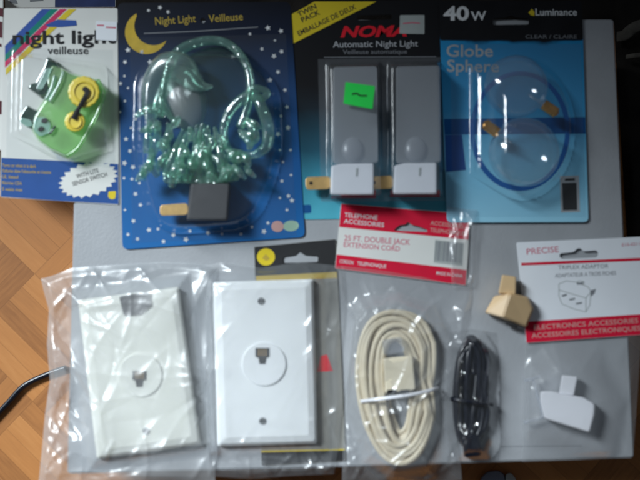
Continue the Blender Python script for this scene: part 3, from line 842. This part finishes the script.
# bag round the first plate
t = Thing("plastic_bag", "crumpled clear bag around the ivory wall plate, hanging over the parquet", "bag", 130, 370, ZB)
top = [(41, 279), (55, 275), (72, 268), (100, 266), (130, 264), (165, 262), (200, 264), (217, 268)]
lef = [(41, 279), (44, 292), (49, 310), (47, 345), (50, 380), (45, 415), (42, 450), (38, 488)]
rig = [(217, 268), (210, 300), (213, 350), (212, 400), (216, 450), (215, 484)]
bot = [(38, 488), (80, 486), (140, 482), (215, 484)]
def h_b1(X, Y, e):
    d = inside(X, Y, P1)
    c = creases(X, Y, (40, 265, 215, 482), 75, 21, 0.0019, (1.6, 8), (40, 150)) * (1 - 0.8 * np.exp(-((X - 136) / 24) ** 2 - ((Y - 304) / 20) ** 2)) + creases(X, Y, (45, 280, 110, 470), 40, 5, 0.0024, (1.2, 4), (25, 90), [1.3, 1.9, .5])
    c *= 1 - 0.45 * sstep(d, 4, 18)
    lift = sstep(d, -14, 3) * 0.0085 + 0.0012
    return ZB + 0.0012 + np.clip(e / 4, 0, 1) * (lift + np.clip(c + 0.0006, -0.0006, 0.004))
patch("film", top, bot, lef, rig, 118, 146, h_b1, M["bag"], t)
patch("back_film", top, bot, lef, rig, 30, 36, lambda X, Y, e: ZB + 0.0004 + 0 * X, M["bag_under"], t)

# bag and backing card round the second plate
t = Thing("plastic_bag", "clear bag with black and taupe backing card around the cool white wall plate", "bag", 270, 365, ZB)
zk = ZB + 0.0009
hole = [(283, 257), (295, 255), (299, 251), (304, 255), (318, 256), (318, 262), (283, 263)]
ck = sheet("backing_card", [rounded([(254, 247), (336, 239), (346, 461), (262, 466)], 2), rounded(hole, 1.5, 2)], zk, 0.0005, M["taupe"], t)
ink("black_header", [[(254.5, 247.2), (335.6, 239.4), (336.8, 272), (255.5, 276)], [(x, y) for x, y in rounded(hole, 1.5, 2)]], zk + I1, M["ink"], t, ck)
inks("yellow_rule", [[(256, 276), (336.8, 272), (337.2, 278), (256.4, 281)]], zk + I1, M["gold"], t, ck)
ink("yellow_dot", circle(266, 257, 9, 8.6, 24), zk + I2, M["yellow"], t, ck)
ink("yellow_dot_mark", rounded([(262, 258), (266, 254), (270, 259), (266, 261)], 1), zk + I3, M["gold"], t, ck)
ink("red_triangle", [(317, 372), (321, 356), (327, 354.5), (333, 371)], zk + I1, M["nomared"], t, ck)
inks("yellow_rule", [[(261, 451), (345, 449), (345, 450.2), (261, 452.2)]], zk + I1, M["yellow"], t, ck)
ink("black_foot", [(261.2, 452.4), (345.2, 450.4), (345.6, 460.6), (262, 465.6)], zk + I1, M["ink"], t, ck)
top = [(192, 268), (222, 262), (262, 268), (300, 262), (342, 266)]
lef = [(192, 268), (204, 300), (202, 350), (205, 400), (206, 450), (208, 476)]
rig = [(342, 266), (346, 300), (341, 350), (343, 400), (340, 440), (334, 474)]
bot = [(208, 476), (250, 479), (290, 476), (334, 474)]
def h_b2(X, Y, e):
    d = inside(X, Y, P2)
    outer = 1 - sstep(d, 2, 14)
    c = creases(X, Y, (195, 262, 340, 478), 80, 33, 0.0017, (1.4, 5), (25, 100)) * (0.30 + 0.7 * outer)
    c += creases(X, Y, (200, 445, 335, 478), 40, 8, 0.0014, (1, 3), (12, 40))
    lift = sstep(d, -12, 3) * 0.0085 + 0.0012
    return ZB + 0.0016 + np.clip(e / 4, 0, 1) * (lift + np.clip(c + 0.0005, -0.0006, 0.0035))
patch("film", top, bot, lef, rig, 102, 142, h_b2, M["bag_thin"], t)

# ------------------------------------------------------------------ cream extension cord with red header
t = Thing("cord_package", "red and white telephone accessory header card on a clear bag holding the cream cord", "package", 405, 340, ZB)
zh = ZB + 0.0016
hq = [(341, 203.5), (470, 214), (466, 285.5), (335, 268.5)]
def Q(u, v):      # place on the header: u across, v down, 0..1
    a = Vector(hq[0]).lerp(Vector(hq[1]), u); b = Vector(hq[3]).lerp(Vector(hq[2]), u)
    return tuple(a.lerp(b, v))
hole = [Q(.44, .33), (396, 224.5), (404, 222), (411, 223), (416, 226), Q(.64, .33), (421, 233.5), (396, 231.5)]
hole = rounded([(394.5, 229), (400, 225), (405, 224.5), (408, 222), (412, 224.8), (418, 226.2), (427, 229.5), (427.5, 232), (394.5, 230.8)], .8, 2)
hc = sheet("header_card", [rounded(hq, 1.5), hole], zh, 0.0005, M["paper"], t)
ink("red_top_band", [[Q(0.003, .005), Q(.997, .005), Q(.997, .36), Q(.003, .36)], list(hole)], zh + I1, M["red"], t, hc)
inks("red_foot_band", [[Q(0.003, .785), Q(.997, .785), Q(.997, .995), Q(.003, .995)]], zh + I1, M["red"], t, hc)
text("band_words", "TELEPHONE", Q(.035, .20), Q(.29, .20), 4.4, zh + I2, M["whiteink"], t, hc, bold=.012)
text("band_words", "ACCESSORIES", Q(.035, .295), Q(.345, .30), 4.4, zh + I2, M["whiteink"], t, hc, bold=.012)
text("band_words", "ACCESSOIRES", Q(.70, .20), Q(.955, .21), 4, zh + I2, M["palepink"], t, hc, bold=.01)
text("band_words", "TELEPHONIQUES", Q(.70, .30), Q(.985, .31), 4, zh + I2, M["palepink"], t, hc, bold=.01)
text("product_words", "25 FT. DOUBLE JACK", Q(.05, .56), Q(.555, .52), 5.6, zh + I1, M["pinkink"], t, hc, bold=.01)
text("product_words", "EXTENSION CORD", Q(.05, .655), Q(.48, .63), 5.0, zh + I1, M["pinkink"], t, hc, bold=.01)
text("foot_words", "CORDON", Q(.03, .905), Q(.135, .905), 3.6, zh + I2, M["whiteink"], t, hc, bold=.01)
text("foot_words", "TELEPHONIQUE", Q(.165, .905), Q(.385, .90), 3.6, zh + I2, M["whiteink"], t, hc, bold=.01)
text("foot_words", "MADE IN CHINA", Q(.77, .90), Q(.97, .90), 3.4, zh + I2, M["whiteink"], t, hc, bold=.008)
bc = ink("barcode_panel", [Q(.745, .41), Q(.965, .41), Q(.965, .735), Q(.745, .735)], zh + I1, M["tag"], t, hc)
bars, u = [], .75
rb_ = random.Random(3)
while u < .955:
    w = rb_.choice((.004, .006, .009, .012))
    bars.append([Q(u, .425), Q(min(u + w, .96), .425), Q(min(u + w, .96), .70), Q(u, .70)])
    u += w + rb_.choice((.004, .005, .008))
inks("barcode", bars, zh + I2, M["greyink"], t, hc)
# clear bag
top = [(340, 262), (380, 266), (430, 276), (476, 284)]
top = [(337, 262), (400, 271), (452, 278), (472, 279)]
lef = [(337, 262), (340, 290), (352, 320), (347, 370), (344, 420), (342, 484)]
rig = [(472, 279), (472, 300), (464, 340), (455, 390), (458, 430), (462, 480)]
bot = [(342, 484), (380, 482), (420, 484), (462, 480)]
CO = [(352, 330), (365, 308), (395, 303), (425, 312), (440, 345), (444, 430), (428, 466), (395, 470), (372, 455), (356, 400)]
def h_b3(X, Y, e):
    d = inside(X, Y, CO)
    hd_ = 1 - sstep(Y, 262, 296)
    c = creases(X, Y, (340, 290, 470, 480), 85, 55, 0.0019, (1.4, 5), (25, 100)) + creases(X, Y, (340, 300, 362, 480), 26, 6, 0.0016, (1, 3), (15, 50), [1.2, 1.7]) + creases(X, Y, (455, 205, 476, 300), 14, 9, 0.0016, (1, 3), (12, 40), [1.5])
    lift = sstep(d, -14, 4) * 0.0125 + 0.001
    return zh - 0.0006 + np.clip(e / 4, 0, 1) * (lift + np.clip(c + 0.0005, -0.0005, 0.0035) * (1 - 0.85 * hd_ * (X < 452)))
patch("film", top, bot, lef, rig, 92, 180, h_b3, M["bag_thin"], t)
patch("side_film", [(447, 207), (478, 210)], [(452, 288), (474, 287)], [(447, 207), (452, 288)], [(478, 210), (474, 287)], 26, 60, lambda X, Y, e: zh + 0.0016 + np.clip(e / 3, 0, 1) * np.clip(creases(X, Y, (452, 205, 478, 288), 22, 9, 0.0018, (1, 3), (15, 45), [1.5, 1.2]) + 0.0004, -0.0003, 0.003), M["bag_thin"], t)

t = Thing("phone_cord", "long cream telephone cord wound into an oval coil with a double jack", "cord", 396, 388, ZB)
rc = random.Random(4)
z0 = ZB + 0.003
vs, fs = [], []
path = []
turns = 19
for k in range(turns):
    f = (k * 0.618) % 1.0
    hw, hh = 15 + 29 * f + rc.uniform(-1, 1), 50 + 30 * f + rc.uniform(-2, 2)
    cx, cy = 398 + rc.uniform(-2, 2), 388 + rc.uniform(-3, 2)
    zz = z0 + 0.0012 + 0.0042 * rc.random()
    tl = math.radians(-3 + rc.uniform(-4, 4))
    wob = rc.uniform(0, 6)
    for i in range(44):
        a = 2 * math.pi * i / 44
        x = math.copysign(abs(math.cos(a)) ** 0.75, math.cos(a)) * hw * (1 + 0.03 * math.sin(3 * a + wob))
        y = math.copysign(abs(math.sin(a)) ** 0.9, math.sin(a)) * hh
        if y > 0: x *= 1 - 0.28 * (y / hh)          # narrower at the foot
        path.append((cx + x * math.cos(tl) - y * math.sin(tl), cy + x * math.sin(tl) + y * math.cos(tl), zz + 0.0009 * math.sin(a * 2 + wob)))
# ease the step between turns
sm = np.array(path)
ker = np.ones(7) / 7
pad = np.vstack([np.repeat(sm[:1], 3, 0), sm, np.repeat(sm[-1:], 3, 0)])
sm = np.stack([np.convolve(pad[:, i], ker, "valid") for i in range(3)], 1)
tube("coil", [tuple(p) for p in sm], 0.0017, M["cord"], t, n=10, flat=0.62)
j = block("double_jack", rounded([(383, 358), (413, 355), (416, 390), (385, 394)], 2, 2), z0 + 0.001, z0 + 0.0118, M["cord_plug"], t, bev=0.0008, seg=2, inset=.8)
for x in (391, 404):
    block("jack_opening", [(x - 4, 390), (x + 5, 389.4), (x + 5, 393), (x - 4, 393.6)], z0 + 0.003, z0 + 0.0122, M["hole"], t, j, bev=0)
block("modular_plug", rounded([(382, 340), (402, 337), (405, 352), (384, 356)], 3, 2), z0 + 0.002, z0 + 0.0112, M["sensor"], t, bev=0.0008, label="clear modular plug at the cord's end")
tube("tie", spline([(360, 402, z0 + .001), (364, 401, z0 + .0075), (385, 398.5, z0 + .0128), (410, 395, z0 + .0126), (432, 390, z0 + .0078), (438, 388, z0 + .001)], 6), 0.0011, M["white_plastic"], t, n=8, flat=.5, label="white tie round the coil")

# ------------------------------------------------------------------ black cable in a small bag
t = Thing("coiled_cable", "glossy black cable folded into a narrow tight bundle", "cable", 472, 395, ZB)
rk = random.Random(9)
path = []
for k in range(14):
    hw, hh = 3 + 15 * (k * 0.618 % 1.0), 46 + 12 * rk.random()
    cx, cy = 472 + rk.uniform(-2.5, 2.5), 393 + rk.uniform(-4, 3)
    zz = ZB + 0.003 + 0.004 * rk.random()
    for i in range(30):
        a = 2 * math.pi * i / 30
        x = math.copysign(abs(math.cos(a)) ** 0.7, math.cos(a)) * hw
        y = math.copysign(abs(math.sin(a)) ** 0.8, math.sin(a)) * hh
        path.append((cx + x + 0.5 * math.sin(y / 18 + k) - y * 0.03, cy + y, zz + 0.0012 * math.sin(2 * a + k)))
sm = np.array(path)
pad = np.vstack([np.repeat(sm[:1], 2, 0), sm, np.repeat(sm[-1:], 2, 0)])
sm = np.stack([np.convolve(pad[:, i], np.ones(5) / 5, "valid") for i in range(3)], 1)
tube("coil", [tuple(p) for p in sm], 0.0016, M["blackcord"], t, n=10)
tube("tie", [(472 + 20 * math.cos(a), 402 + 3 * math.cos(a), ZB + 0.006 + 0.0066 * math.sin(a)) for a in [2 * math.pi * i / 24 for i in range(24)]], 0.0012, M["blackcord"], t, n=8, closed=True, flat=1.4)
block("plug", rounded([(462, 436), (480, 434), (482, 456), (464, 458)], 3, 2), ZB + 0.001, ZB + 0.010, M["blackcord"], t, bev=0.0015, seg=2)
t = Thing("plastic_bag", "narrow clear bag wrapped tightly around the black cable bundle", "bag", 472, 395, ZB)
K = [(455, 345), (466, 335), (482, 335), (493, 350), (496, 440), (486, 456), (462, 456), (452, 430)]
top, bot = [(450, 332), (472, 329), (497, 333)], [(449, 464), (475, 462), (499, 462)]
lef, rig = [(450, 332), (446, 400), (449, 464)], [(497, 333), (500, 400), (499, 462)]
def h_b4(X, Y, e):
    d = inside(X, Y, K)
    c = creases(X, Y, (446, 332, 500, 462), 90, 71, 0.0022, (1.0, 3.0), (10, 40), [1.2, 1.8, .6])
    return ZB + 0.0008 + np.clip(e / 3, 0, 1) * (sstep(d, -6, 9) * 0.0125 + np.clip(c + 0.0005, -0.0005, 0.004))
patch("film", top, bot, lef, rig, 46, 100, h_b4, M["bag_clear"], t)

# ------------------------------------------------------------------ white header card with adapter bag
t = Thing("adapter_package", "white header card with red line and red foot band on a flat clear bag", "package", 580, 345, ZB)
zt_ = ZB + 0.0022
tq = [(516.5, 242.5), (648, 236.5), (653, 334), (526.5, 343)]
def Q(u, v):
    a = Vector(tq[0]).lerp(Vector(tq[1]), u); b = Vector(tq[3]).lerp(Vector(tq[2]), u)
    return tuple(a.lerp(b, v))
hole = rounded([(560, 253.5), (574, 252), (577, 248.5), (581, 248.2), (583, 251.3), (597, 250.5), (599, 254), (597, 257.5), (562, 259), (559.5, 256.5)], 1.8, 2)
hc = sheet("header_card", [rounded(tq, 1.5), hole], zt_, 0.0005, M["paper_cool"], t)
inks("red_line", [[Q(.02, .205), Q(.999, .215), Q(.999, .245), Q(.02, .232)]], zt_ + I1, M["red"], t, hc)
inks("red_foot_band", [[Q(.001, .79), Q(.999, .79), Q(.999, .998), Q(.001, .998)]], zt_ + I1, M["red"], t, hc)
text("brand_name", "PRECISE", Q(.07, .125), Q(.315, .115), 6, zt_ + I1, M["pinkink"], t, hc, bold=.008)
text("stock_number", "E10-0211", Q(.80, .09), Q(.935, .085), 3, zt_ + I1, M["pinkink"], t, hc, bold=.008)
text("product_words", "TRIPLEX ADAPTOR", Q(.30, .29), Q(.685, .30), 4, zt_ + I1, M["greyink"], t, hc, bold=.006)
text("product_words", "ADAPTATEUR A TROIS FICHES", Q(.27, .37), Q(.74, .375), 4, zt_ + I1, M["greyink"], t, hc, bold=.006)
text("band_words", "ELECTRONICS ACCESSORIES", Q(.07, .875), Q(.89, .875), 4.8, zt_ + I2, M["palepink"], t, hc, bold=.01)
text("band_words", "ACCESSOIRES ELECTRONIQUES", Q(.045, .955), Q(.905, .955), 4.8, zt_ + I2, M["palepink"], t, hc, bold=.01)
# outline drawing of an adapter
def lineart(pts, w=0.35):
    ps = []
    for (x0, y0), (x1_, y1_) in zip(pts, pts[1:]):
        d = Vector((x1_ - x0, y1_ - y0)); n = Vector((-d.y, d.x)).normalized() * w
        ps.append([(x0 + n.x, y0 + n.y), (x1_ + n.x, y1_ + n.y), (x1_ - n.x, y1_ - n.y), (x0 - n.x, y0 - n.y)])
    return ps
dr = lineart([(559, 284), (566, 281), (576, 282), (588, 287), (591, 291), (590, 305), (586, 312), (574, 309), (562, 304), (559, 296), (559, 284)])
dr += lineart([(559, 290), (572, 294), (586, 298), (591, 292)]) + lineart([(586, 298), (586, 312)])
dr += lineart([(577, 284), (584, 284), (584, 281.5), (578, 281), (577, 284)])
inks("adapter_drawing", dr, zt_ + I1, M["tag"], t, hc)
inks("adapter_drawing", [[(561, 295.5), (566, 293.8), (567.5, 295), (563, 297)], [(569, 299), (575, 297.8), (575, 299.4), (570, 300.6)], [(590, 290.5), (596, 288.8), (594.5, 293.5), (591, 296.5)], [(576, 303), (582, 302), (582, 303.6), (576, 304.6)], [(577, 283), (583.5, 282), (582, 284.4), (577, 284.6)]], zt_ + I2, M["greyink"], t, hc)
top, bot = [(526, 328), (580, 326), (642, 322)], [(522, 462), (580, 460), (633, 456)]
lef, rig = [(526, 328), (524, 390), (522, 462)], [(642, 322), (638, 390), (633, 456)]
AD = [(538, 390), (562, 372), (580, 374), (597, 402), (592, 434), (542, 420)]
def h_b5(X, Y, e):
    d = inside(X, Y, AD)
    c = creases(X, Y, (522, 340, 640, 460), 26, 90, 0.0006, (1.5, 6), (20, 80))
    return ZB + 0.0006 + np.clip(e / 4, 0, 1) * (0.0009 + sstep(d, -34, 2) * 0.012 + np.clip(c, -0.0006, 0.003))
patch("film", top, bot, lef, rig, 70, 76, h_b5, M["bag_thin"], t)

t = Thing("plug_adapter", "white telephone plug adapter lying inside the flat clear bag", "adapter", 567, 408, ZB)
z = ZB + 0.0018
b = block("body", rounded([(540, 391), (552, 391), (561, 393), (584, 397), (595.5, 404), (595, 415), (590, 433), (544, 419), (540, 403)], 2.2, 2), z, z + 0.011, M["white_plastic"], t, bev=0.0009, seg=3, inset=1)
block("plug_tab", rounded([(562, 375), (578, 376.5), (574, 396), (559, 394)], 1.5, 2), z + 0.002, z + 0.009, M["white_plastic"], t, bev=0.0006, inset=.6)
tube("clip", spline([(524, 380.5, z + .004), (532, 379, z + .005), (540, 376.5, z + .005)], 4), 0.0009, M["sensor"], t, n=8, flat=.6)
tube("clip", spline([(533, 380, z + .005), (538, 398, z + .006), (543, 417, z + .006)], 4), 0.0009, M["sensor"], t, n=8, flat=.6)
tube("clip", spline([(523.5, 422.5, z + .004), (533, 420, z + .005), (545, 417, z + .005)], 4), 0.0009, M["sensor"], t, n=8, flat=.6)

t = Thing("plug_adapter", "beige telephone plug adapter lying loose beside the white header card", "adapter", 509, 305, ZB)
bm = bmesh.new()
zz = zt_ + 0.0005
for x, y, h in [(484.5, 313, 0), (494, 296, 0), (511, 292, 0), (529, 297, 0), (534, 309, 0), (526.5, 328, 0), (503, 320, 0),
                (485.5, 312, .0075), (494.5, 297, .0085), (510.5, 293.5, .015), (528, 298, .0105), (532.5, 309, .009), (526, 326, .0075), (503, 317, .0135)]:
    bm.verts.new(W(x, y, zz + h))
r = bmesh.ops.convex_hull(bm, input=bm.verts)
bmesh.ops.dissolve_limit(bm, angle_limit=0.06, verts=bm.verts, edges=bm.edges)
bmesh.ops.bevel(bm, geom=list(bm.edges), offset=0.0006, segments=2, affect="EDGES", clamp_overlap=True)
b = from_bm("body", bm, M["beige"], t)
block("plug_tab", rounded([(502, 274.5), (516.5, 276.5), (516, 295), (498, 294)], 1.5, 2), zz + 0.002, zz + 0.010, M["beige"], t, bev=0.0007, inset=.8)
block("jack_opening", [(506, 323), (518, 326.4), (517.4, 328), (505.4, 324.4)], zz + 0.0015, zz + 0.0055, M["hole"], t, b, bev=0)

# ------------------------------------------------------------------ things at the rim of the photo
t = Thing("power_cable", "black cable curving over the parquet and under the crumpled bag", "cable", 20, 395, ZF)
tube("cable", spline([(-40, 450, ZF + .0022), (-12, 424, ZF + .0022), (8, 403, ZF + .0022), (24, 386, ZF + .0022), (46, 375, ZF + .0022), (66, 368, ZF + .0022)], 8), 0.0021, M["blackcord"], t, n=12)

# black sheet added for the shade beyond the board, above and right
t = Thing("shade_sheet", "black rumpled sheet added for the shade on the floor along the far and right edges of the grey box", "cloth", 630, 120, ZF)
def h_cl(X, Y, e):
    c = creases(X, Y, (590, -60, 720, 300), 50, 14, 0.005, (4, 14), (40, 160))
    return ZF + 0.0012 + np.clip(e / 4, 0, 1) * (0.003 + np.clip(c, -0.001, 0.012))
patch("dark_sheet", [(611, -40), (720, -40)], [(628, 246), (720, 240)], [(611, -40), (616, 60), (628, 246)], [(720, -40), (720, 240)], 44, 100, h_cl, M["shadesheet"], t)
def h_cl2(X, Y, e):
    c = creases(X, Y, (300, -60, 620, 20), 40, 15, 0.004, (4, 14), (40, 120))
    return ZF + 0.0012 + np.clip(e / 4, 0, 1) * (0.002 + np.clip(c, -0.001, 0.006))
patch("dark_sheet", [(116, -50), (617, -50)], [(116, 22), (617, 22)], [(116, -50), (116, 22)], [(617, -50), (617, 22)], 120, 26, h_cl2, M["shadesheet"], t)
t = Thing("strap", "pale taupe strap end lying on the added black sheet", "strap", 630, 32, ZF)
tube("webbing", spline([(617, 37, ZF + .009), (625, 35, ZF + .0125), (632, 29, ZF + .015), (641, 25, ZF + .016), (655, 22, ZF + .014)], 6), 0.0042, M["strap"], t, n=10, flat=.3)
tube("stitching", spline([(626, 57, ZF + .010), (634, 55.5, ZF + .013), (650, 54, ZF + .0135)], 6), 0.0018, M["strap"], t, n=10, flat=.4)

t = Thing("carton", "printed white and maroon carton partly showing beside the striped card", "carton", -8, 60, ZF)
bx = block("side_panel", [(-40, -6), (3.2, -4), (3.4, 150), (-40, 152)], ZF, 0.006, M["paper"], t, bev=0.0004)
inks("printed_marks", [[(-20, 5), (3, 8), (3.0, 17), (-20, 12)], [(-20, 19), (2.4, 22), (2.4, 38), (-20, 36)], [(-20, 98), (2.6, 101), (2.6, 114), (-20, 117)], [(-20, 41), (1.6, 44), (1.8, 47), (-20, 46)]], 0.00607, M["maroon"], t, bx)
t = Thing("printed_card", "white and navy printed card showing above the striped night light card", "card", 60, -2, ZF)
pc = sheet("card", [rounded([(5, -30), (115.5, -30), (115.5, 7), (5, 7.4)], 1)], ZF + 0.0012, 0.0005, M["paper"], t)
ink("navy_panel", [(55, -29.5), (115.2, -29.5), (115.2, 6.8), (55, 7)], ZF + 0.00127, M["navy"], t, pc)
inks("dark_marks", [[(9, -2), (16, -1), (18, 4), (10, 3)], [(30, -4), (40, -4), (44, 1), (30, 2)]], ZF + 0.00127, M["greyink"], t, pc)
t = Thing("cable_connector", "blue grey plastic connector poking up from the floor at the grey box's near edge", "connector", 495, 478, ZF)
block("housing", rounded([(479, 500), (480, 478), (487, 471), (499, 470), (505, 474), (508, 500)], 4, 3), ZF + 0.0006, ZF + 0.0075, M["bluegrey"], t, bev=0.0012, seg=2, inset=1.0)
block("tip", rounded([(506, 500), (505.5, 474), (511, 472.5), (516, 479), (518, 500)], 2, 2), ZF + 0.0006, ZF + 0.0065, M["tag"], t, bev=0.0008, seg=2)

# ------------------------------------------------------------------ light: one broad window-like lamp low at the left, near edge
w = bpy.data.worlds.new("World"); sc.world = w
w.use_nodes = True
bg = w.node_tree.nodes["Background"]
bg.inputs[0].default_value = (0.75, 0.86, 1.0, 1)
bg.inputs[1].default_value = 0.065
la = bpy.data.lights.new("window_light", "AREA")
la.shape = "RECTANGLE"; la.size = 0.48; la.size_y = 0.48
la.energy = 1.60
la.color = (0.85, 0.945, 1.0)
la.spread = math.radians(28)
lo = bpy.data.objects.new("window_light", la); COL.objects.link(lo)
lo.location = (-0.90, 0.38, 0.84)
tgt = Vector((-0.098, -0.200, 0))
lo.rotation_euler = (tgt - lo.location).to_track_quat("-Z", "Y").to_euler()

sc.view_settings.view_transform = "Standard"
sc.view_settings.look = "None"
sc.view_settings.exposure = 0
sc.view_settings.gamma = 1
sc.render.engine = "CYCLES"
sc.cycles.transparent_max_bounces = 32
sc.cycles.max_bounces = 10
sc.cycles.use_denoising = True
